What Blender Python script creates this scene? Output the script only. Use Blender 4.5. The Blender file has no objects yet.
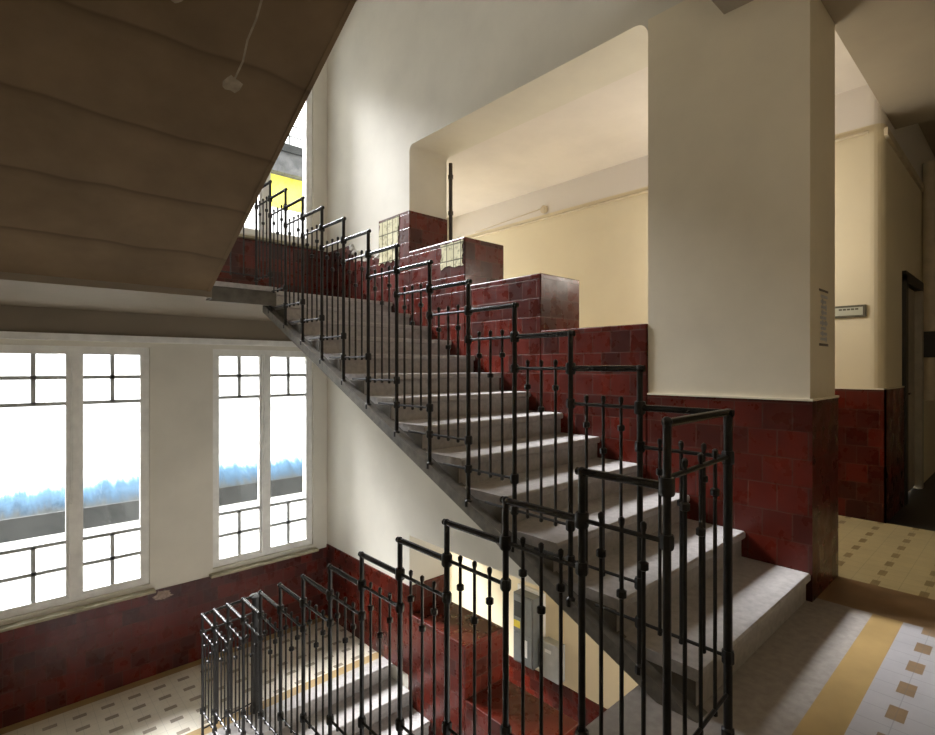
import bpy, bmesh, math, random
from mathutils import Vector, Matrix
random.seed(7)
scn = bpy.context.scene
COL = scn.collection
PI = math.pi

# ------------------------------------------------------------------ materials
def mat(name):
    m = bpy.data.materials.new(name); m.use_nodes = True
    nt = m.node_tree; b = nt.nodes['Principled BSDF']
    return m, nt, b
def node(nt, t, **kw):
    n = nt.nodes.new(t)
    for k, v in kw.items(): setattr(n, k, v)
    return n
def ramp(nt, fac, stops):
    r = node(nt, 'ShaderNodeValToRGB')
    el = r.color_ramp.elements
    while len(el) < len(stops): el.new(.5)
    for e, (p, c) in zip(el, stops):
        e.position = p; e.color = (*c, 1) if len(c) == 3 else c
    nt.links.new(fac, r.inputs[0]); return r.outputs[0]
def mix(nt, fac, a, b, mode='MIX'):
    n = node(nt, 'ShaderNodeMix', data_type='RGBA', blend_type=mode)
    for s, v in ((n.inputs[0], fac), (n.inputs[6], a), (n.inputs[7], b)):
        if hasattr(v, 'is_output'): nt.links.new(v, s)
        elif isinstance(v, (int, float)): s.default_value = v
        else: s.default_value = (*v, 1)
    return n.outputs[2]
def math_(nt, op, a, b=None):
    n = node(nt, 'ShaderNodeMath', operation=op)
    for s, v in ((n.inputs[0], a), (n.inputs[1], b)):
        if v is None: continue
        if hasattr(v, 'is_output'): nt.links.new(v, s)
        else: s.default_value = v
    return n.outputs[0]
def geo(nt):
    g = node(nt, 'ShaderNodeNewGeometry'); return g.outputs['Position']
def sep(nt, v):
    s = node(nt, 'ShaderNodeSeparateXYZ'); nt.links.new(v, s.inputs[0]); return s.outputs
def noise(nt, vec, scale, detail=4, rough=.55):
    n = node(nt, 'ShaderNodeTexNoise'); n.inputs['Scale'].default_value = scale
    n.inputs['Detail'].default_value = detail; n.inputs['Roughness'].default_value = rough
    nt.links.new(vec, n.inputs['Vector']); return n.outputs['Fac']
def bump(nt, b, h, s=.2, d=.01):
    n = node(nt, 'ShaderNodeBump'); n.inputs['Strength'].default_value = s; n.inputs['Distance'].default_value = d
    nt.links.new(h, n.inputs['Height']); nt.links.new(n.outputs[0], b.inputs['Normal'])
def simple(name, c, rough=.6, metal=0, var=.12, scale=8, spec=None):
    m, nt, b = mat(name)
    p = geo(nt); f = noise(nt, p, scale)
    c1 = tuple(x*(1-var) for x in c); c2 = tuple(min(1, x*(1+var)) for x in c)
    nt.links.new(ramp(nt, f, [(.3, c1), (.7, c2)]), b.inputs['Base Color'])
    b.inputs['Roughness'].default_value = rough; b.inputs['Metallic'].default_value = metal
    if spec is not None: b.inputs['Specular IOR Level'].default_value = spec
    return m
def plaster(name, c, white=None, zsplit=None, stain=.12):
    m, nt, b = mat(name)
    p = geo(nt); f = noise(nt, p, 1.3, 5, .6); f2 = noise(nt, p, 14, 3)
    col = ramp(nt, f, [(.28, tuple(x*(1-stain) for x in c)), (.62, c)])
    if white:
        z = sep(nt, p)[2]
        msk = math_(nt, 'GREATER_THAN', z, zsplit)
        col = mix(nt, msk, col, white)
    nt.links.new(col, b.inputs['Base Color']); b.inputs['Roughness'].default_value = .75
    b.inputs['Specular IOR Level'].default_value = .25
    bump(nt, b, f2, .12, .004)
    return m
def tile_mat(name, c1, c2, grout, w=.15, h=.15, rough=.20):
    m, nt, b = mat(name)
    p = geo(nt); s = sep(nt, p)
    cx = math_(nt, 'ADD', s[0], s[1])
    cmb = node(nt, 'ShaderNodeCombineXYZ'); nt.links.new(cx, cmb.inputs[0]); nt.links.new(s[2], cmb.inputs[1])
    br = node(nt, 'ShaderNodeTexBrick'); nt.links.new(cmb.outputs[0], br.inputs['Vector'])
    br.inputs['Scale'].default_value = 1; br.inputs['Brick Width'].default_value = w; br.inputs['Row Height'].default_value = h
    br.inputs['Mortar Size'].default_value = .0033; br.inputs['Mortar Smooth'].default_value = .3
    br.inputs['Color1'].default_value = (*c1, 1); br.inputs['Color2'].default_value = (*c2, 1); br.inputs['Mortar'].default_value = (*grout, 1)
    br.inputs['Bias'].default_value = -.1
    f = noise(nt, p, 5, 6, .65)
    dirt = ramp(nt, f, [(.3, (.72, .70, .70)), (.55, (1, 1, 1)), (.75, (1.2, 1.1, 1.0))])
    gn = node(nt, 'ShaderNodeNewGeometry'); nz = math_(nt, 'GREATER_THAN', math_(nt, 'ABSOLUTE', sep(nt, gn.outputs['True Normal'])[2]), .7)
    tc_ = mix(nt, nz, br.outputs['Color'], tuple((p_+q_)/2.2 for p_, q_ in zip(c1, c2)))
    nt.links.new(mix(nt, .85, tc_, dirt, 'MULTIPLY'), b.inputs['Base Color'])
    b.inputs['Specular IOR Level'].default_value = .35
    rr = ramp(nt, noise(nt, p, 9, 3), [(.3, (rough,)*3), (.75, (rough+.25,)*3)])
    nt.links.new(rr, b.inputs['Roughness'])
    bump(nt, b, math_(nt, 'MULTIPLY', math_(nt, 'MULTIPLY', br.outputs['Fac'], -1.0), math_(nt, 'SUBTRACT', 1.0, nz)), .35, .003)
    return m
def floor_tile(name, base, dash, pitch=.215, x0=0., y0=0., vary=.1, hy=.125):
    m, nt, b = mat(name)
    p = geo(nt); s = sep(nt, p)
    fx = math_(nt, 'FRACT', math_(nt, 'DIVIDE', math_(nt, 'SUBTRACT', s[0], x0), pitch))
    fy = math_(nt, 'FRACT', math_(nt, 'DIVIDE', math_(nt, 'SUBTRACT', s[1], y0), pitch))
    ax = math_(nt, 'ABSOLUTE', math_(nt, 'SUBTRACT', fx, .5)); ay = math_(nt, 'ABSOLUTE', math_(nt, 'SUBTRACT', fy, .5))
    d = math_(nt, 'MULTIPLY', math_(nt, 'LESS_THAN', ax, .24), math_(nt, 'LESS_THAN', ay, hy))
    gx = math_(nt, 'ABSOLUTE', math_(nt, 'SUBTRACT', math_(nt, 'FRACT', math_(nt, 'MULTIPLY', fx, 2.0)), .5))
    gy = math_(nt, 'ABSOLUTE', math_(nt, 'SUBTRACT', math_(nt, 'FRACT', math_(nt, 'MULTIPLY', fy, 2.0)), .5))
    g = math_(nt, 'GREATER_THAN', math_(nt, 'MAXIMUM', gx, gy), .485)
    f = noise(nt, p, 6, 5, .6)
    bc = ramp(nt, f, [(.3, tuple(x*(1-vary) for x in base)), (.65, base)])
    dc = ramp(nt, f, [(.3, tuple(x*.75 for x in dash)), (.65, dash)])
    c = mix(nt, d, bc, dc)
    c = mix(nt, math_(nt, 'MULTIPLY', g, .35), c, tuple(x*.35 for x in base))
    nt.links.new(c, b.inputs['Base Color']); b.inputs['Roughness'].default_value = .38
    return m
def concrete_soffit(name, c):
    m, nt, b = mat(name)
    p = geo(nt); s = sep(nt, p)
    # board marks: straight lines across the flight, a little wavy
    y = math_(nt, 'ADD', s[1], math_(nt, 'MULTIPLY', noise(nt, p, 1.1, 2), .16))
    fr = math_(nt, 'FRACT', math_(nt, 'DIVIDE', y, .46))
    line = ramp(nt, fr, [(.0, (1, 1, 1)), (.05, (.35, .35, .35)), (.14, (0, 0, 0)), (.97, (0, 0, 0)), (1, (1, 1, 1))])
    f = noise(nt, p, 2.2, 6, .6)
    col = ramp(nt, f, [(.25, tuple(x*.72 for x in c)), (.6, c), (.85, tuple(x*1.2 for x in c))])
    col = mix(nt, math_(nt, 'MULTIPLY', line, .55), col, tuple(x*.3 for x in c))
    # a long scratch and a pale patch left where something was fixed
    nt.links.new(col, b.inputs['Base Color']); b.inputs['Roughness'].default_value = .85
    b.inputs['Specular IOR Level'].default_value = .15
    bump(nt, b, f, .25, .01)
    return m

M = {}
M['stairwall'] = plaster('stairwell_plaster', (.71, .675, .585))
M['cream'] = plaster('cream_plaster', (.79, .71, .55))
M['hall'] = plaster('hall_plaster', (.77, .69, .51), (.75, .71, .66), 3.22, .06)
M['hall_low'] = plaster('lower_hall_plaster', (.78, .68, .48), None, None, .06)
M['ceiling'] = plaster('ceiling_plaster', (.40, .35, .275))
M['ceilwhite'] = plaster('white_ceiling_plaster', (.76, .71, .66))
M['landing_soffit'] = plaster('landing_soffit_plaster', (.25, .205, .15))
M['soffit'] = concrete_soffit('soffit_concrete', (.20, .140, .082))
M['tile'] = tile_mat('oxblood_tile', (.120, .013, .006), (.040, .007, .004), (.085, .038, .026))
M['terrazzo'] = simple('terrazzo', (.43, .405, .385), .42, 0, .16, 30)
M['stringer'] = simple('stringer_concrete', (.13, .118, .095), .8, 0, .3, 9)
M['band'] = simple('stringer_band_paint', (.16, .145, .12), .55, 0, .3, 20)
M['iron'] = simple('black_iron', (.022, .021, .020), .38, .35, .3, 30)
M['handrail'] = simple('handrail_iron', (.035, .034, .033), .24, .6, .25, 20)
M['frame'] = simple('window_paint', (.80, .79, .75), .45, 0, .08, 10)
M['muntin'] = simple('muntin_glare_grey', (.46, .48, .48), .5, 0, .1, 10)  # grey lightened so the colour carries the glare around the bars
M['sill'] = simple('stone_sill', (.36, .32, .21), .55, 0, .2, 12)
M['floorland'] = floor_tile('landing_tile', (.42, .405, .41), (.28, .19, .11), .215, 2.085, .2365)
M['floorhall'] = floor_tile('hall_tile', (.60, .51, .29), (.36, .27, .13), .215, .02, .1, .1, .09)
M['floorlow'] = floor_tile('half_landing_tile', (.76, .70, .57), (.34, .28, .20), .215, .085, 5.18)
M['ochre'] = simple('ochre_border_tile', (.40, .27, .11), .4, 0, .12, 5)
M['brownband'] = simple('brown_border_tile', (.26, .16, .08), .4, 0, .2, 5)
M['dark_floor'] = simple('dark_floor', (.035, .032, .028), .5)
M['grey_floor'] = simple('landing_edge_terrazzo', (.36, .325, .29), .5, 0, .15, 25)
M['scar'] = simple('pale_scar', (.30, .25, .18), .9, 0, .25, 20)
M['chip'] = simple('chipped_tile_bed', (.36, .27, .22), .9, 0, .4, 30)
M['pipe'] = simple('dark_pipe', (.045, .035, .03), .5)
M['palepipe'] = simple('cream_pipe_paint', (.60, .52, .38), .5)
M['door'] = simple('door_paint', (.40, .36, .29), .5)
M['darkwood'] = simple('dark_wood', (.03, .026, .022), .5)
M['metalgrey'] = simple('cabinet_grey', (.17, .18, .18), .45, .2)
M['metalpale'] = simple('cabinet_pale', (.42, .43, .42), .45, .1)
M['black'] = simple('black_plastic', (.02, .02, .02), .5)
M['yellow'] = simple('yellow_sticker', (.75, .60, .03), .5, 0, .03)
M['white'] = simple('white_label', (.72, .72, .70), .5, 0, .03)
M['plaque'] = simple('plaque_face', (.50, .51, .42), .4, 0, .05)
M['ink'] = simple('plaque_ink', (.10, .09, .06), .6)
M['chalk'] = simple('chalky_paint', (.52, .52, .54), .8, 0, .1, 60)
M['chalkdark'] = simple('dark_paint_mark', (.16, .13, .10), .8)
M['extwhite'] = simple('outside_white_render', (.80, .80, .80), .8, 0, .05)
M['extyellow'] = simple('outside_yellow_render', (.78, .70, .10), .8, 0, .04)
M['extroof'] = simple('outside_weathered_roof', (.075, .075, .075), .8, 0, .45, 2.5)
M['extdark'] = simple('outside_dark_roof_edge', (.018, .019, .018), .8, 0, .3, 1)
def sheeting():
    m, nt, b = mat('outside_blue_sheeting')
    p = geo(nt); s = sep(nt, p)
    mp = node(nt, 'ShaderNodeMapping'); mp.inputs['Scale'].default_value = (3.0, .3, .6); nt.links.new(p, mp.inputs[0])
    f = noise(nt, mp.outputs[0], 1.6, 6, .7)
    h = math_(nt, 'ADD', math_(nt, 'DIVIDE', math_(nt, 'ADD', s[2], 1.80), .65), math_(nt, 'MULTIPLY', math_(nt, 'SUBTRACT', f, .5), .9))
    nt.links.new(ramp(nt, h, [(.0, (.03, .035, .035)), (.22, (.02, .05, .085)), (.55, (.05, .12, .20)), (.85, (.5, .6, .65)), (1, (.8, .8, .8))]), b.inputs['Base Color'])  # hazy soft upper edge painted in as a ragged fade to white
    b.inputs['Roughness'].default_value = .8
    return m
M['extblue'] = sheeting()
M['ground'] = simple('outside_ground', (.55, .55, .53), .9)
def mortar():
    m, nt, b = mat('bare_mortar')
    p = geo(nt); s = sep(nt, p)
    cmb = node(nt, 'ShaderNodeCombineXYZ'); nt.links.new(s[1], cmb.inputs[0]); nt.links.new(s[2], cmb.inputs[1])
    br = node(nt, 'ShaderNodeTexBrick'); nt.links.new(cmb.outputs[0], br.inputs['Vector'])
    br.inputs['Scale'].default_value = 1; br.inputs['Brick Width'].default_value = .1; br.inputs['Row Height'].default_value = .15
    br.offset = 0; br.inputs['Mortar Size'].default_value = .006
    br.inputs['Color1'].default_value = (.74, .70, .50, 1); br.inputs['Color2'].default_value = (.58, .54, .34, 1); br.inputs['Mortar'].default_value = (.12, .11, .06, 1)
    f = noise(nt, p, 16, 5, .7)
    nt.links.new(mix(nt, .8, br.outputs['Color'], ramp(nt, f, [(.36, (.25, .22, .12)), (.5, (1, 1, .95))]), 'MULTIPLY'), b.inputs['Base Color'])
    b.inputs['Roughness'].default_value = .9; bump(nt, b, f, .6, .01)
    return m
M['mortar'] = mortar()
M['rubble'] = simple('broken_plaster', (.62, .60, .55), .95, 0, .35, 18)
def glass():
    m = bpy.data.materials.new('window_glass'); m.use_nodes = True
    nt = m.node_tree; nt.nodes.clear()
    o = node(nt, 'ShaderNodeOutputMaterial'); t = node(nt, 'ShaderNodeBsdfTransparent'); g = node(nt, 'ShaderNodeBsdfGlossy')
    p = geo(nt)
    f = noise(nt, p, 7, 5, .7)
    nt.links.new(ramp(nt, f, [(.3, (.80, .82, .82)), (.5, (.95, .96, .96))]), t.inputs[0])
    g.inputs['Roughness'].default_value = .06
    mx = node(nt, 'ShaderNodeMixShader'); fr = node(nt, 'ShaderNodeFresnel'); fr.inputs[0].default_value = 1.25
    nt.links.new(fr.outputs[0], mx.inputs[0]); nt.links.new(t.outputs[0], mx.inputs[1]); nt.links.new(g.outputs[0], mx.inputs[2])
    nt.links.new(mx.outputs[0], o.inputs[0])
    return m
M['glass'] = glass()

# ------------------------------------------------------------------ mesh helpers
class MB:
    def __init__(s): s.bm = bmesh.new()
    def box(s, x0, x1, y0, y1, z0, z1, bev=0):
        vs = [s.bm.verts.new((x, y, z)) for x in (x0, x1) for y in (y0, y1) for z in (z0, z1)]
        fs = [(0,1,3,2),(4,6,7,5),(0,4,5,1),(2,3,7,6),(0,2,6,4),(1,5,7,3)]
        fc = [s.bm.faces.new([vs[i] for i in f]) for f in fs]
        if bev:
            es = list({e for f in fc for e in f.edges})
            bmesh.ops.bevel(s.bm, geom=es, offset=bev, segments=2, affect='EDGES', profile=.5)
        return s
    def prism(s, pts, axis, a, b):
        # pts: 2D polygon; axis 'x': pts=(y,z), 'y': pts=(x,z), 'z': pts=(x,y)
        def P(p, t):
            return {'x': (t, p[0], p[1]), 'y': (p[0], t, p[1]), 'z': (p[0], p[1], t)}[axis]
        va = [s.bm.verts.new(P(p, a)) for p in pts]; vb = [s.bm.verts.new(P(p, b)) for p in pts]
        s.bm.faces.new(va); s.bm.faces.new(vb[::-1])
        n = len(pts)
        for i in range(n):
            s.bm.faces.new((va[i], vb[i], vb[(i+1) % n], va[(i+1) % n]))
        return s
    def tube(s, p0, p1, r, seg=10, r2=None):
        p0 = Vector(p0); p1 = Vector(p1); d = p1-p0; L = d.length
        q = Vector((0, 0, 1)).rotation_difference(d.normalized()).to_matrix().to_4x4()
        mt = Matrix.Translation((p0+p1)/2) @ q
        bmesh.ops.create_cone(s.bm, cap_ends=True, segments=seg, radius1=r, radius2=r if r2 is None else r2, depth=L, matrix=mt)
        return s
    def lathe(s, x, y, prof, seg=10):
        # prof: list of (z, r)
        rings = []
        for z, r in prof:
            rings.append([s.bm.verts.new((x+r*math.cos(2*PI*k/seg), y+r*math.sin(2*PI*k/seg), z)) for k in range(seg)])
        for A, B in zip(rings, rings[1:]):
            for k in range(seg):
                s.bm.faces.new((A[k], A[(k+1) % seg], B[(k+1) % seg], B[k]))
        s.bm.faces.new(rings[0][::-1]); s.bm.faces.new(rings[-1])
        return s
    def ball(s, c, r, seg=8):
        bmesh.ops.create_uvsphere(s.bm, u_segments=seg, v_segments=6, radius=r, matrix=Matrix.Translation(c)); return s
    def mesh(s, name, m, smooth=False):
        bmesh.ops.recalc_face_normals(s.bm, faces=s.bm.faces)
        me = bpy.data.meshes.new(name); s.bm.to_mesh(me); s.bm.free()
        for x in (m if isinstance(m, (list, tuple)) else [m]): me.materials.append(x)
        if smooth:
            me.shade_smooth()
            me.set_sharp_from_angle(angle=math.radians(40))
        return me
    def build(s, name, m, parent=None, smooth=False, **props):
        me = s.mesh(name, m, smooth)
        if parent is not None:
            me.transform(Matrix.Translation(-origin(parent)))
        o = bpy.data.objects.new(name, me); COL.objects.link(o)
        if parent is not None: o.parent = parent
        for k, v in props.items(): o[k] = v
        return o
ORG = {}
def origin(o):
    v = Vector((0, 0, 0))
    while o is not None:
        v = v + o.location; o = o.parent
    return v
def empty(name, loc, label=None, category=None, group=None, kind=None):
    o = bpy.data.objects.new(name, None); o.location = loc; o.empty_display_size = .1
    COL.objects.link(o)
    tag(o, label, category, group, kind); return o
def tag(o, label=None, category=None, group=None, kind=None):
    if label: o['label'] = label
    if category: o['category'] = category
    if group: o['group'] = group
    if kind: o['kind'] = kind
    return o
def inst(name, me, parent, loc):
    o = bpy.data.objects.new(name, me); COL.objects.link(o); o.parent = parent
    o.location = Vector(loc) - origin(parent); return o
def struct(mb, name, m, parent=None):
    o = mb.build(name, m, parent)
    if parent is None: o['kind'] = 'structure'
    return o
def wall_y(mb, y0, y1, x0, x1, z0, z1, holes):
    """slab between y0,y1 with rectangular holes (xa,xb,za,zb)"""
    xs = sorted({x0, x1, *[h[0] for h in holes], *[h[1] for h in holes]})
    for a, b in zip(xs, xs[1:]):
        hs = sorted([(h[2], h[3]) for h in holes if h[0] <= a+1e-6 and h[1] >= b-1e-6])
        z = z0
        for c, d in hs:
            if c > z: mb.box(a, b, y0, y1, z, c)
            z = d
        if z < z1: mb.box(a, b, y0, y1, z, z1)
    return mb

# ------------------------------------------------------------------ dimensions (m): X across, Y up the flight, Z up; landing floor z = 0
EYE = 1.2446
T, R = .3243, .15
UA, UB, U1, U2 = 1.361, 1.847, 3.236, 3.74
VW = 6.216
UL = -.38
HALL = 5.30
VN = .5139                # landing nosing
VTOP = VN + 13*T          # 4.73
LO, UP = -1.95, 1.95
VP0, VP1 = .823, 1.753    # pillar
OP1 = 4.423               # far end of opening
DADO = 1.065

# ------------------------------------------------------------------ walls
W1 = (-.005, 1.238); W2 = (1.85, 3.045)
ZL0, ZL1 = -1.0, 1.45       # lower windows
ZU0, ZU1 = 2.80, 5.30       # upper windows
HW = (3.85, 5.20)
holes = [(*W1, ZL0, ZL1), (*W2, ZL0, ZL1), (*W1, ZU0, ZU1), (*W2, ZU0, ZU1), (*HW, .9, 3.1), (*HW, -3.0, -.8)]
struct(wall_y(MB(), VW, VW+.30, UL-.2, HALL+.2, -4.3, 5.6, holes), 'wall_window', M['stairwall'])

def arch_fill(mb, x0, x1, vc, zc, r, sv):
    """fillet that rounds the top corner of an opening; sv = +1 when the opening lies towards +y"""
    pts = [(vc, zc)]
    for k in range(7):
        a = k/6*PI/2
        pts.append((vc+sv*(r-r*math.sin(a)), zc-(r-r*math.cos(a))))
    mb.prism(pts, 'x', x0, x1)
b = MB()
b.box(U1, U2, OP1, VW, -4.3, 5.6)
b.box(U1, U2, VP0, OP1, 3.557, 5.6)
arch_fill(b, U1, U2, VP1, 3.557, .10, 1)
arch_fill(b, U1, U2, OP1, 3.557, .06, -1)
b.box(U1, U2, VP1, OP1, -.50, -.021)
b.box(U1, U2, 2.657, OP1, -.021, .449)
b.box(U1, U2, 3.55, OP1, .449, .899)
struct(b, 'wall_right', M['stairwall'])
struct(MB().box(UL-.2, UL, -2.2, VW, -4.3, 5.6), 'wall_left', M['stairwall'])
struct(MB().box(UL-.2, 9.2, -2.4, -2.2, -.3, 3.9), 'wall_back', M['cream'])
# hall wall with rounded corner turning into the corridor side wall
ws = .834
pts = [(HALL, VW), (HALL, ws+.09)]
for k in range(1, 7):
    a = k/6*PI/2
    pts.append((HALL+.09-.09*math.cos(a), ws+.09-.09*math.sin(a)))
pts += [(6.16, ws), (6.16, ws+.25), (HALL+.2, ws+.25), (HALL+.2, VW)]
b = MB().prism(pts, 'z', 0, 3.9)
b.box(6.16, 7.12, ws, ws+.25, 2.03, 3.9)
b.box(7.12, 9.2, ws, ws+.25, 0, 3.9)
struct(b, 'wall_hall', M['hall'])
struct(MB().box(HALL, HALL+.2, -1.0, VW, -4.3, -.3), 'wall_hall_below', M['hall_low'])
struct(MB().box(9.2, 9.4, -2.4, ws+.25, 0, 3.9), 'wall_corridor_end', M['cream'])

# ceilings
struct(MB().box(UL-.2, U2, -2.4, VW+.3, 5.6, 5.75), 'ceiling', M['ceiling'])
struct(MB().box(U2, HALL, ws, VW, 3.557, 3.9), 'ceiling', M['ceilwhite'])
b = MB().box(U2+.001, 5.76, -2.2, ws, 3.295, 3.9)
b.box(UL, U2+.001, -2.2, VP0-.002, 3.295, 3.9); b.box(UL, 1.35, VP0, .945, 3.5, 3.9)
struct(b, 'ceiling', M['ceiling'])
# higher dark corridor ceiling beyond, with a coved edge
b = MB().box(5.76, 9.2, -2.2, ws, 3.75, 3.9)
b.prism([(5.76, 3.75), (5.76, 3.295)] + [(5.76+.22-.22*math.cos(k/6*PI/2)+0, 3.295+.30*math.sin(k/6*PI/2)) for k in range(1, 7)] + [(5.98, 3.75)], 'y', -2.2, ws)
struct(b, 'ceiling', M['ceiling'])

# pillar
pil = empty('pillar', (U1, (VP0+VP1)/2, 0), 'thick cream plastered pillar with dark red tiled foot beside the bottom step', 'pillar')
b = MB().box(U1, U2, VP0, VP1, 0, 3.557)
b.build('plaster_shaft', M['cream'], pil)
g = .014
b = MB().box(U1-g, U2+g, VP0-g, VP1-.002, 0.0, DADO)
b.build('tile_foot', M['tile'], pil, label='dark red glazed tile foot')
b = MB().box(U1-.018, U2+.018, VP0-.018, VP1-.002, DADO, DADO+.012)
b.build('tile_capping', M['cream'], pil)
# faded vertical lettering on the narrow side of the pillar
mk = MB()
zz0, zz1 = 1.39, 1.66
random.seed(3)
n = 9
for k in range(n):
    z = zz0 + (k+.5)*(zz1-zz0)/n
    mk.box(3.42+random.uniform(0, .02), 3.55+random.uniform(-.02, .02), VP0-.003, VP0-.001, z-.008, z+.008)
    if k % 2: mk.box(3.46, 3.475, VP0-.003, VP0-.001, z-.016, z+.016)
    if k % 3 == 0: mk.box(3.53, 3.545, VP0-.003, VP0-.001, z-.016, z+.016)
mk.build('faded_lettering', M['chalk'], pil, label='faded whitish vertical lettering')
MB().box(3.40, 3.58, VP0-.003, VP0-.001, zz1+.012, zz1+.024).box(3.40, 3.58, VP0-.003, VP0-.001, zz0-.024, zz0-.010).build('dark_paint_mark', M['chalkdark'], pil)
# lower pillar of the floor below
struct(MB().box(U1, U2, VP0, VP1, -3.9, -.02), 'wall_pier_below', M['cream'])

# landing beam over the flight's start
struct(MB().box(1.36, U1, VP0, 1.266, 3.349, 3.95), 'ceiling_beam', M['ceiling'])

# ------------------------------------------------------------------ floors
def fl(x0, x1, y0, y1, z, m, th=.22): 
    return struct(MB().box(x0, x1, y0, y1, z-th, z), 'floor', m)
fl(UL, 3.30, -2.2, .445, 0, M['floorland'])
fl(UL, 3.30, .445, .565, 0, M['ochre'])
b = MB().box(1.90, 3.30, .565, .86, -.22, 0)
b.box(1.29, 1.90, .565, 1.06, -.22, 0)
struct(b, 'floor', M['grey_floor'])
fl(3.30, U2, -2.2, VP0+.02, 0, M['brownband'])
fl(U2, HALL, -2.2, VW, 0, M['floorhall'], .3)
fl(HALL, 9.2, -2.2, ws+.25, 0, M['dark_floor'])
# half landing below: tiles with an ochre border, and the terrazzo strip at the steps
fl(UL, U1, 5.02, VW-.12, LO, M['floorlow'], .15)
fl(UL, U1, VW-.12, VW, LO, M['ochre'], .15)
fl(UL, U1, 4.90, 5.02, LO, M['ochre'], .15)
fl(UL, U1, VTOP+.03, 4.90, LO, M['terrazzo'], .15)
fl(1.31, 1.89, 4.58, VTOP+.03, LO, M['terrazzo'], .15)
fl(UL, 1.31, 4.36, VTOP+.03, LO, M['terrazzo'], .15)
# half landing above
b = MB().box(UL, U1, VTOP+.03, VW, 1.80, UP); b.box(UL, 1.31, 4.42, VTOP+.03, 1.80, UP); b.box(1.31, 1.89, 4.58, VTOP+.03, 1.80, UP)
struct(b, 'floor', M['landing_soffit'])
struct(MB().box(1.312, 1.888, 4.555, 4.70, UP-.035, UP+.004), 'floor', M['terrazzo'])
struct(MB().box(1.312, 1.888, 4.566, 4.579, 1.79, UP-.036).box(1.311, 1.322, 4.43, 4.566, 1.79, UP-.036), 'trim_11', M['stringer'])
# hall floor of the storey below
fl(U2, HALL, -1.0, VW, -3.9, M['dark_floor'], .3)
fl(UL, U2, -1.0, VW, -4.0, M['dark_floor'], .3)

# ------------------------------------------------------------------ tile dados on the walls
def dado(name, *boxes):
    b = MB()
    for q in boxes: b.box(*q)
    return struct(b, name, M['tile'])
dado('trim_1', (UL, U1, VW-g, VW, LO, -1.075))
dado('trim_2', (U1-g, U1, OP1+.0, VW-g, LO, -1.03), (U1-g, U2, OP1-g, OP1, LO-1, -1.03))
dado('trim_3', (UL, U1, VW-g, VW, UP, 2.735))
dado('trim_4', (U1-g, U1, 5.55, VW-g, UP, 2.72), (U1-g, U1, 4.98, 5.55, UP, 2.50), (U1-g, U1, OP1, 4.98, 1.45, 2.875), (U1-g, U2, OP1-g, OP1, 1.9, 2.875))
dado('trim_5', (HALL-g, HALL, ws-g, 3.2, 0, DADO), (HALL-g, 6.10, ws-g, ws, 0, DADO))
dado('trim_6', (HALL-g, HALL, -1, VW, -3.9, -2.72))
b = MB().box(HALL-.018, HALL, ws-.018, 3.2, DADO, DADO+.012); b.box(HALL-.018, 6.1, ws-.018, ws, DADO, DADO+.012)
struct(b, 'trim_7', M['cream'])
# picture rail lintel moulding above the lower windows
struct(MB().box(UL, U1, VW-.035, VW, 1.50, 1.565), 'trim_8', M['frame'])
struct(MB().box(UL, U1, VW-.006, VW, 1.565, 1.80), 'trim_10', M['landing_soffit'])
# bare patches
def patch(name, u, v0, v1, z0, z1, seed, m, dens=10, depth=.006):
    rnd = random.Random(seed); pts = []
    for k in range(dens): pts.append((v0+(v1-v0)*k/dens, z0+rnd.uniform(0, .03)))
    for k in range(dens): pts.append((v1-rnd.uniform(0, .03), z0+(z1-z0)*k/dens))
    for k in range(dens): pts.append((v1-(v1-v0)*k/dens, z1-rnd.uniform(0, .012)))
    for k in range(dens): pts.append((v0+rnd.uniform(0, .03), z1-(z1-z0)*k/dens))
    return MB().prism(pts, 'x', u-depth, u)

# ------------------------------------------------------------------ stepped parapets
def parapet(name, label, zoff, steps, tile):
    r = empty(name, (U1+.25, 3.0, zoff), label, 'parapet', 'stepped tiled parapets beside the flights')
    for (v0, v1, z0, z1) in steps:
        b = MB().box(U1-g, U2, v0, v1, z0, z1, .008)
        b.build('tiled_block', tile, r)
    return r
p_up = parapet('stepped_parapet', 'stepped dark red tiled parapet wall climbing beside the rising flight', 0,
    [(VP1+.003, 2.656, -.02, 1.537), (2.657, 3.549, .45, 1.993), (3.550, OP1-.001-g, .9, 2.445)], M['tile'])
patch('x', U1-g, 3.56, 3.90, 2.18, 2.425, 4, None).build('bare_mortar_patch', M['mortar'], p_up, label='yellowish patch bare of tiles')
p_lo = parapet('stepped_parapet', 'stepped dark red tiled parapet wall beside the flight below, behind the front railing', -3.9,
    [(VP1+.003, 2.656, -3.9, -2.35), (2.657, 3.549, -3.6, -1.80), (3.550, OP1-.001-g, -3.3, -1.31)], M['tile'])
pm = patch('x', U1-g, 4.58, 4.975, 2.38, 2.86, 9, None)
rnd = random.Random(8)
pp = [(1.35+.13*math.cos(k*PI/9)*rnd.uniform(.45, 1.15), -1.135+.058*math.sin(k*PI/9)*rnd.uniform(.45, 1.0)) for k in range(18)]
o = MB().prism(pp, 'y', VW-g-.005, VW-g).build('bare_wall_patch', M['chip']); tag(o, 'chipped pale patch in the tiles below the right end of the left window', 'wall patch')
o = pm.build('bare_wall_patch', M['mortar']); tag(o, 'yellowish wall patch with tiles missing above the upper steps', 'wall patch')
rb = MB()
rnd = random.Random(5)
for k in range(46):
    v = rnd.uniform(4.98, 5.62); z = 2.50+max(0, (v-5.35))*.8 + rnd.uniform(-.03, .035)
    s = rnd.uniform(.015, .035)
    bmesh.ops.create_icosphere(rb.bm, subdivisions=1, radius=s, matrix=Matrix.Translation((U1-g+.004, v, z)) @ Matrix.Diagonal((.5, 1.5, .8, 1)))
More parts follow.
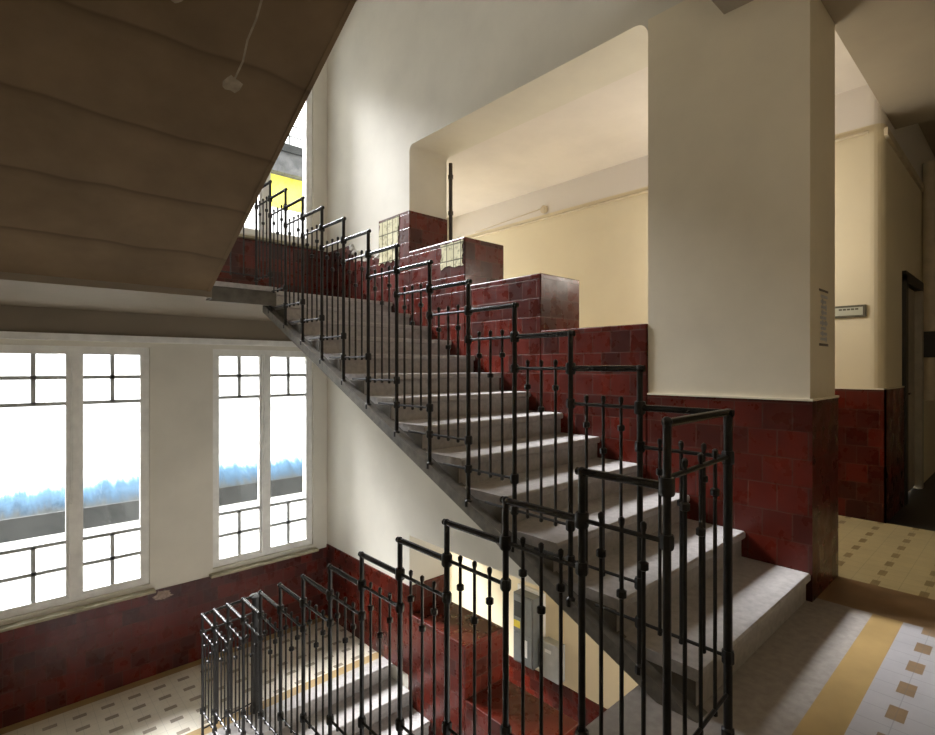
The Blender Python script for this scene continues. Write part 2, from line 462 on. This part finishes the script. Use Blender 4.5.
o = rb.build('broken_plaster', M['rubble']); tag(o, 'ragged broken plaster edge along the top of the upper landing tiles', 'broken plaster', kind='stuff')

# ------------------------------------------------------------------ flights of steps
def flight(label, u0, u1, v0, sv, z0, n, t, r, sof, side, mslab, first=1):
    """nosing k at v0+sv*k*t, z0+k*r for k=1..n-1 (the landing is the n-th)"""
    root = empty('stair_flight', ((u0+u1)/2, v0, z0), label, 'stairs', 'flights of the staircase')
    for k in range(first, n):
        v = v0+sv*k*t; z = z0+k*r; e = v+sv*(t+.0)
        pr = [(v, z-r), (v, z-.042), (v-sv*.016, z-.042), (v-sv*.022, z-.034), (v-sv*.022, z-.010), (v-sv*.014, z-.001), (v-sv*.006, z), (e, z)]
        MB().prism(pr, 'x', u0, u1).build('step', M['terrazzo'], root)
    # top riser under the landing edge
    va = v0+sv*(first)*t; vb = v0+sv*(n)*t
    za = z0+(first)*r; zb = z0+n*r
    pr = [(va, za-r), (vb, zb-r), (vb, zb-sof), (va+sv*.0, za-sof)]
    MB().prism(pr, 'x', u0+.01, u1-.01).build('slab', mslab, root)
    # top riser
    e = vb+sv*.03
    pr = [(vb, zb-r-.02), (vb, zb-.042), (vb-sv*.016, zb-.042), (vb-sv*.022, zb-.034), (vb-sv*.022, zb-.010), (vb-sv*.014, zb-.001), (vb-sv*.006, zb), (e, zb), (e, zb-r-.02)]
    MB().prism(pr, 'x', u0, u1).build('step', M['terrazzo'], root)
    ub = u0 if side < 0 else u1
    a, c = (ub-.065, ub+.02) if side < 0 else (ub-.02, ub+.065)
    if mslab is M['soffit']: c = ub+.006
    ex = 0 if mslab is M['soffit'] else .12
    pr = [(va-sv*ex, za-sof-.005-ex*r/t), (va-sv*ex, za-sof+.065-ex*r/t), (vb, zb-sof+.065), (vb, zb-sof-.005)]
    MB().prism(pr, 'x', a, c).build('stringer_band', M['band'] if mslab is not M['soffit'] else mslab, root)
    pr = [(vb, zb-sof+.05), (va, za-sof+.05)]
    for k in range(first, n):
        pr += [(v0+sv*k*t+sv*.002, z0+(k-1)*r-(.046 if k > first else 0)), (v0+sv*k*t+sv*.002, z0+k*r-.046)]
    pr += [(vb, z0+(n-1)*r-.046)]
    a, c = (ub-.004, ub+.012) if side < 0 else (ub-.012, ub+.004)
    MB().prism(pr, 'x', a, c).build('stringer', mslab, root)
    return root
flight('flight of pale terrazzo steps rising from the landing to the upper half landing', 1.895, U1-.016, VN, 1, 0, 13, T, R, .20, -1, M['stringer'])
flight('flight of steps going down from the landing behind the front railing', UL+.004, 1.30, VTOP, -1, LO, 13, T, R, .20, 1, M['stringer'])
flight('flight of pale steps going down from the lower half landing under the rising flight', 1.895, U1-.016, VN, 1, -3.9, 13, T, R, .20, -1, M['stringer'])
flight('overhead flight whose dark brown concrete underside fills the upper left', UL+.004, 1.293, VTOP, -1, UP, 13, .2885, R, .262, 1, M['soffit'])

def on_soffit(u, v): return (u, v, 1.95+.52*(VTOP-v)-.262-.003)
rt = bpy.data.objects['stair_flight.003']
bm_ = MB()
ptsA = [(.925, 2.76), (.932, 2.66), (.918, 2.56), (.922, 2.46), (.912, 2.34), (.915, 2.1)]
for (u, v), (u2, v2) in zip(ptsA, ptsA[1:]):
    q = [bm_.bm.verts.new(on_soffit(*p)) for p in ((u-.005, v), (u+.005, v), (u2+.005, v2), (u2-.005, v2))]; bm_.bm.faces.new(q)
bm_.build('plaster_scratch', M['scar'], rt, label='long pale scratch')
for (cu, cv, ra) in ((.925, 2.79, .045), (.60, 2.50, .03)):
    bm_ = MB(); q = [bm_.bm.verts.new(on_soffit(cu+ra*random.uniform(.7, 1.2)*math.cos(k*PI/6), cv+ra*random.uniform(.7, 1.2)*math.sin(k*PI/6))) for k in range(12)]; bm_.bm.faces.new(q)
    bm_.build('plaster_scar', M['scar'], rt, label='pale bare spot')
# ------------------------------------------------------------------ railings
PR, HR, MR, BR = .0115, .0125, .0075, .0065
def baluster_mesh(L, knot):
    b = MB()
    # origin at mid rail level; pokes above it, runs down to below the bottom rail
    b.lathe(0, 0, [(-L-.022, .004), (-L-.018, .0085), (-L-.006, .0085), (-L-.002, BR), (-knot-.014, BR), (-knot-.009, .0150), (-knot+.009, .0150), (-knot+.014, BR),
                   (.012, BR), (.022, .0095), (.034, .0095), (.040, .004)], 8)
    return b.mesh('baluster', M['iron'], True)
BAL = [baluster_mesh(.674, .085), baluster_mesh(.674, .185), baluster_mesh(.674, .085)]
def collar(b, x, y, z, r=.021, h=.045):
    b.lathe(x, y, [(z-h/2, r*.85), (z-h/2+.006, r), (z+h/2-.006, r), (z+h/2, r*.85)], 8)
def tube_x(b, p0, p1, r, seg=10): b.tube(p0, p1, r, seg)
def railing(label, u, posts, z_start, newel_first=False, thick_last=False, feet=True, group=None, lastfoot=None):
    """posts: list of (v, h): post k carries handrail k at height h from post k to post k+1; last post only receives"""
    n = len(posts)-1
    root = empty('stair_railing', (u, posts[0][0], z_start), label, 'railing', 'stepped iron stair railings')
    sv = 1 if posts[1][0] > posts[0][0] else -1
    for k, (v, h) in enumerate(posts):
        b = MB()
        big = (k == 0 and newel_first)
        last = k == n
        r = .0145 if big else PR
        if last and thick_last: r = .040
        foot = h-1.16 if feet and not (last and lastfoot is not None) else h-1.16
        if last and lastfoot is not None: foot = lastfoot
        if big: foot = z_start
        top = h+.004
        b.lathe(u, v, [(foot, r*1.0), (top, r)], 10)
        b.lathe(u, v, [(foot-.012, .010), (foot-.008, .022), (foot+.022, .022), (foot+.03, .012)], 8) if not (last and thick_last) else b.lathe(u, v, [(foot, .055), (foot+.05, .055), (foot+.06, .04)], 12)
        b.ball((u, v, h), .0155 if not big else .017, 8)
        if last and thick_last: b.lathe(u, v, [(h-.01, .03), (h, .062), (h+.016, .062), (h+.024, .03)], 14)
        if k < n:
            collar(b, u, v, h-.15); collar(b, u, v, h-.824)
        if k > 0:
            hp = posts[k-1][1]
            collar(b, u, v, hp, .022, .05); collar(b, u, v, hp-.15, .02, .04); collar(b, u, v, hp-.824, .02, .04)
        b.build('newel_post' if (big or last) else 'post', M['iron'], root, True)
    for k in range(n):
        v, h = posts[k]; w = posts[k+1][0]
        MB().tube((u, v-sv*.018, h), (u, w, h), HR, 12).build('handrail', M['handrail'], root, True)
        MB().tube((u, v, h-.15), (u, w, h-.15), MR, 8).build('mid_rail', M['iron'], root, True)
        ext = .20 if k < n-1 else 0
        MB().tube((u, v, h-.824), (u, w+sv*ext, h-.824), BR, 8).build('bottom_rail', M['iron'], root, True)
        for q in range(3):
            inst('baluster', BAL[q], root, (u, v+(w-v)*(q+1)/4, h-.15))
    return root
def return_panel(label, va, vb, h, z_floor, group=None, bot=-.95):
    root = empty('railing_panel', ((UA+UB)/2, (va+vb)/2, z_floor), label, 'railing', 'short railing panels joining the flights')
    A = lambda f, z: (UA+(UB-UA)*f, va+(vb-va)*f, z)
    MB().tube(A(0, h), A(1, h), HR, 12).build('handrail', M['handrail'], root, True)
    MB().tube(A(0, h-.15), A(1, h-.15), .0085, 8).build('mid_rail', M['iron'], root, True)
    MB().tube(A(0, h+bot), A(1, h+bot), BR, 8).build('bottom_rail', M['iron'], root, True)
    L = -bot-.15
    me = baluster_mesh(L, .10); me2 = baluster_mesh(L, .2)
    for q in range(3):
        inst('baluster', (me, me2, me)[q], root, A((q+1)/4, h-.15))
    return root
asc = [(.710+T*k, 1.0904+R*k) for k in range(13)] + [(.710+T*13, 1.0904+R*13)]
railing('black iron railing with stepped handrails along the rising flight', UB, asc, 0, True, lastfoot=1.92)
# going down: the corner post of each panel is the lower one; newel A is last
dsc = [(.634+T*j, 1.071-R*j) for j in range(13, 0, -1)] + [(.682, 1.0965)]
def railing_desc():
    r = railing('black iron railing with stepped handrails in front, going down to the lower landing', UA, dsc, LO, False, lastfoot=0.0)
    return r
railing_desc()
nb_ = MB().lathe(UB, 4.926, [(LO, .055), (LO+.05, .055), (LO+.06, .040), (-.90, .040), (-.895, .062), (-.877, .062), (-.868, .03)], 14)
o = nb_.build('newel_post', M['iron'], None, True); tag(o, 'thick round iron newel with a flat cap on the lower landing', 'newel')
up = [(4.85-.2885*k, 1.95+1.085+R*k) for k in range(0, 12)]
railing('black iron railing of the overhead flight, its post feet under the dark edge', UA, up, 1.95, False)
return_panel('short black railing panel joining the two nearest newels', .682, .710, 1.0935, 0)
return_panel('short black railing panel on the lower landing beside the thick newel', 4.85, 4.926, -.879, LO, None, -.98)
return_panel('short black railing panel at the edge of the upper half landing', 4.85, 4.926, 3.035, UP, None, -.94)

# ------------------------------------------------------------------ windows
def window(name, x0, x1, z0, z1, full, sill_z):
    root = bpy.data.objects.new(name, None); root.location = ((x0+x1)/2, VW, z0); COL.objects.link(root); root['kind'] = 'structure'
    ya, yb = VW+.03, VW+.10
    fw = .045
    b = MB().box(x0, x0+fw, ya, yb, z0, z1).box(x1-fw, x1, ya, yb, z0, z1).box(x0+fw, x1-fw, ya, yb, z1-fw, z1).box(x0+fw, x1-fw, ya, yb, z0, z0+fw)
    b.build('frame', M['frame'], root)
    xm = (x0+x1)/2
    b = MB().box(xm-.035, xm+.035, ya-.015, yb, z0+fw, z1-fw).box(xm-.045, xm+.045, ya-.03, ya-.015, z0+fw, z0+.95).box(xm-.02, xm+.02, ya-.028, ya-.015, z0+.95, z1-fw)
    b.build('mullion', M['frame'], root)
    sw = .032
    for (a, c) in ((x0+fw, xm-.035), (xm+.035, x1-fw)):
        za, zb = z0+fw, z1-fw
        s = MB().box(a, a+sw, ya+.005, yb-.01, za, zb).box(c-sw, c, ya+.005, yb-.01, za, zb).box(a+sw, c-sw, ya+.005, yb-.01, za, za+sw).box(a+sw, c-sw, ya+.005, yb-.01, zb-sw, zb)
        so = s.build('sash', M['frame'], root)
        if full:
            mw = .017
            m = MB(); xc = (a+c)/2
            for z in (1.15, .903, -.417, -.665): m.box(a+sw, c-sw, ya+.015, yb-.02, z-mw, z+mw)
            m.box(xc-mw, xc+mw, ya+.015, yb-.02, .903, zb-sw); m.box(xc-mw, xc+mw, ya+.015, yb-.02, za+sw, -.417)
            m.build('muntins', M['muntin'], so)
        MB().box(a+sw-.004, c-sw+.004, ya+.038, ya+.041, za+sw-.004, zb-sw+.004).build('pane', M['glass'], so)
    MB().box(x0-.04, x1+.04, VW-.085, VW+.032, sill_z-.03, sill_z, .006).build('sill', M['sill'], root)
    return root
window('window_1', *W1, ZL0, ZL1, True, -1.045)
window('window_2', *W2, ZL0, ZL1, True, -1.045)
window('window_3', *W1, ZU0, ZU1, False, 2.765)
window('window_4', *W2, ZU0, ZU1, False, 2.765)

# ------------------------------------------------------------------ hall and corridor fittings
b = MB()
b.tube((HALL-.025, ws+.10, 3.16), (HALL-.025, VW, 3.16), .016, 8)
o = b.build('wall_pipe', M['palepipe'], None, True); tag(o, 'thin cream pipe running along the top of the hall wall', 'pipe')
b = MB().tube((HALL-.005, 4.25, 3.31), (HALL-.005, 5.6, 3.235), .006, 6)
o = b.build('cable', M['palepipe'], None, True); tag(o, 'thin cable sagging to the round box above the hall wall pipe', 'cable')
b = MB().tube((HALL, 4.3, 3.28), (HALL-.035, 4.3, 3.28), .05, 14).tube((HALL-.035, 4.3, 3.28), (HALL-.045, 4.3, 3.28), .03, 14)
o = b.build('junction_box', M['palepipe'], None, True); tag(o, 'small round junction box on the hall wall above the pipe', 'junction box')
b = MB().tube((U2+.035, OP1-.03, 0), (U2+.035, OP1-.03, 3.5), .022, 10)
for z in (2.95, 3.35): b.tube((U2+.035, OP1-.03, z-.02), (U2+.035, OP1-.03, z+.02), .03, 10)
o = b.build('wall_pipe', M['pipe'], None, True); tag(o, 'dark vertical pipe at the left side of the wall opening', 'pipe')
# plaque on the hall wall beyond the pillar
pl = empty('wall_plaque', (HALL-.01, 1.35, 1.68), 'long narrow framed plaque on the hall wall right of the pillar', 'plaque')
v0, v1, z0, z1 = .95, 1.75, 1.665, 1.755
MB().box(HALL-.02, HALL-.001, v0, v1, z0-.005, z1+.005, .003).build('frame', M['ink'], pl)
MB().box(HALL-.023, HALL-.019, v0+.02, v1-.02, z0+.012, z1-.012).build('face', M['plaque'], pl)
b = MB()
for (a, c, z) in ((1.16, 1.36, 1.705), (1.40, 1.72, 1.705), (1.0, 1.14, 1.728), (1.2, 1.7, 1.732)):
    x = a
    while x < c: b.box(HALL-.0245, HALL-.0228, x, x+.022, z-.008, z+.006); x += .028
b.build('lettering', M['ink'], pl)
# corridor door
d = bpy.data.objects.new('door_1', None); d.location = (6.64, ws, 0); COL.objects.link(d); d['kind'] = 'structure'
MB().box(6.10, 6.22, ws-.03, ws+.06, 0, 2.09).box(6.10, 7.16, ws-.03, ws+.06, 2.03, 2.12).build('door_frame', M['darkwood'], d)
MB().box(7.06, 7.16, ws-.03, ws+.06, 0, 2.03).build('door_jamb', M['door'], d)
leaf = MB().box(6.22, 7.06, ws+.03, ws+.07, .02, 2.03).build('door_leaf', M['door'], d)
MB().tube((6.30, ws+.03, 1.0), (6.30, ws-.02, 1.0), .012, 8).tube((6.30, ws-.02, 1.0), (6.40, ws-.02, 1.0), .01, 8).build('door_handle', M['iron'], leaf, True)
b = MB().tube((7.30, ws-.06, .9), (7.30, ws-.06, 3.4), .055, 12)
o = b.build('wall_pipe', M['palepipe'], None, True); tag(o, 'thick pale vertical pipe at the far right of the corridor', 'pipe')
bx = empty('fuse_box', (7.45, ws-.1, 1.25), 'dark box below the pale pipe at the right edge', 'box')
MB().box(7.22, 7.62, ws-.2, ws, 1.35, 1.62, .01).build('case', M['darkwood'], bx)
MB().box(7.25, 7.59, ws-.21, ws-.2, 1.38, 1.59).build('door', M['door'], bx)
# picture rail on the corridor side wall
struct(MB().box(HALL-.02, 9.2, ws-.025, ws, 3.10, 3.16), 'trim_9', M['palepipe'])

# electric cabinets in the hall below
cab = empty('electric_cabinet', (HALL-.1, 4.55, -2.8), 'tall grey electric meter cabinet on the lower hall wall seen through the railing', 'electric cabinet')
v0, v1, z0, z1 = 4.33, 4.67, -2.60, -1.70
MB().box(HALL-.05, HALL, v0-.04, v1+.06, z0-.05, z1+.04).build('back_board', M['white'], cab)
MB().box(HALL-.20, HALL-.05, v0, v1, z0, z1, .008).build('case', M['metalgrey'], cab)
dr = MB().box(HALL-.212, HALL-.20, v0+.015, v1-.015, -2.18, z1-.02, .004).build('door', M['metalgrey'], cab)
MB().box(HALL-.215, HALL-.212, 4.48, 4.64, -2.0, -1.80).build('meter_window', M['black'], dr)
MB().box(HALL-.215, HALL-.212, 4.54, 4.65, -2.14, -2.05).build('sticker', M['yellow'], dr)
ld = MB().box(HALL-.210, HALL-.20, v0+.015, v1-.015, z0+.02, -2.20, .004).build('door', M['metalgrey'], cab)
MB().box(HALL-.213, HALL-.210, 4.42, 4.52, -2.48, -2.26).build('paper_label', M['white'], ld)
c2 = empty('switch_box', (HALL-.08, 3.95, -2.75), 'small pale grey box beside the tall meter cabinet in the lower hall', 'box')
MB().box(HALL-.13, HALL, 3.98, 4.25, -2.66, -2.20, .008).build('case', M['metalpale'], c2)
MB().box(HALL-.133, HALL-.13, 4.10, 4.20, -2.33, -2.29).build('label_plate', M['white'], c2)

# ------------------------------------------------------------------ outside
struct(MB().box(-60, 80, 6.6, 90, -5.2, -5.0), 'ground', M['ground'])
sh = empty('outside_shed', (8, 14, -5.0), 'low white building outside the lower windows with dark edge and blue sheeting', 'building')
MB().box(-12, 30, 14, 14.3, -5, -2.25).build('wall', M['extwhite'], sh)
MB().box(-12, 30, 13.95, 14.3, -2.25, -1.80).build('roof_edge', M['extdark'], sh)
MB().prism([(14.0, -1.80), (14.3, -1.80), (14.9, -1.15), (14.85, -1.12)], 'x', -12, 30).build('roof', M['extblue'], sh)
nb = empty('outside_building', (10, 21, -5), 'yellow and white building with grey roof outside the upper window', 'building')
MB().box(2, 30, 20, 26, -5, 7.45).build('lower_wall', M['extwhite'], nb)
MB().box(2, 30, 20.02, 26, 7.45, 8.74).build('upper_wall', M['extyellow'], nb)
MB().box(1.8, 30, 19.6, 26, 8.74, 9.55).build('roof_fascia', M['extroof'], nb)
MB().box(1.7, 30, 19.5, 26, 9.55, 9.85).build('gutter', M['extdark'], nb)
b = MB()
for k in range(20): b.tube((6+.9*k, 19.8, 9.85), (6+.9*k, 19.8, 10.75), .03, 6)
for z in (10.3, 10.72): b.tube((2, 19.8, z), (30, 19.8, z), .025, 6)
b.build('roof_railing', M['extroof'], nb)

# ------------------------------------------------------------------ light
w = bpy.data.worlds.new('overcast_sky'); scn.world = w; w.use_nodes = True
bg = w.node_tree.nodes['Background']
wt = w.node_tree
tc = node(wt, 'ShaderNodeTexCoord'); wz = sep(wt, tc.outputs['Generated'])[2]
# overcast sky: about three times brighter overhead than at the horizon
wt.links.new(ramp(wt, wz, [(0, (.30, .30, .295)), (.25, (.52, .52, .515)), (.6, (1, .99, .98)), (1, (1, 1, 1))]), bg.inputs[0]); bg.inputs[1].default_value = 8.0
def portal(x0, x1, y, z0, z1):
    l = bpy.data.lights.new('sky_portal', 'AREA'); l.shape = 'RECTANGLE'; l.size = x1-x0; l.size_y = z1-z0
    l.cycles.is_portal = True
    o = bpy.data.objects.new('sky_portal', l); COL.objects.link(o)
    o.location = ((x0+x1)/2, y, (z0+z1)/2); o.rotation_euler = (-PI/2, 0, 0)
for h in holes: portal(h[0], h[1], VW+.28, h[2], h[3])
sl = bpy.data.lights.new('hazy_sun', 'SUN'); sl.energy = 25; sl.angle = math.radians(20); sl.color = (.97, .96, 1)
so_ = bpy.data.objects.new('hazy_sun', sl); COL.objects.link(so_); so_.location = (2, 12, 9)
so_.rotation_euler = Vector((.21, -1, -.86)).to_track_quat('-Z', 'Y').to_euler()
def lamp(x, y, z, p, c, r=.12):  # unseen fill lamps without fixtures, added to brighten the landing and halls
    l = bpy.data.lights.new('fill_lamp', 'POINT'); l.energy = p; l.color = c; l.shadow_soft_size = r
    o = bpy.data.objects.new('fill_lamp', l); COL.objects.link(o); o.location = (x, y, z)
lamp(1.3, -1.1, 2.2, 4, (1, .87, .70), .15)
lamp(1.7, .3, 2.9, 8, (1, .85, .64), .12)
lamp(4.5, 1.95, 2.3, 33, (1, .92, .81), .2)
lamp(4.5, 1.95, -1.4, 30, (1, .86, .66), .2)

# ------------------------------------------------------------------ camera
cd = bpy.data.cameras.new('camera'); cam = bpy.data.objects.new('camera', cd); COL.objects.link(cam)
cam.location = (0, 0, EYE); cam.rotation_euler = (PI/2, 0, math.radians(47.4779-90))
cd.sensor_fit = 'HORIZONTAL'; cd.sensor_width = 36; cd.lens = 523.4255/935*36
cd.clip_start = .02
scn.camera = cam
scn.view_settings.view_transform = 'Standard'; scn.view_settings.look = 'None'
scn.view_settings.exposure = 0.0; scn.view_settings.gamma = 1; scn.view_settings.use_curve_mapping = False
scn.cycles.max_bounces = 10; scn.cycles.diffuse_bounces = 6; scn.cycles.transparent_max_bounces = 16
scn.cycles.use_denoising = True
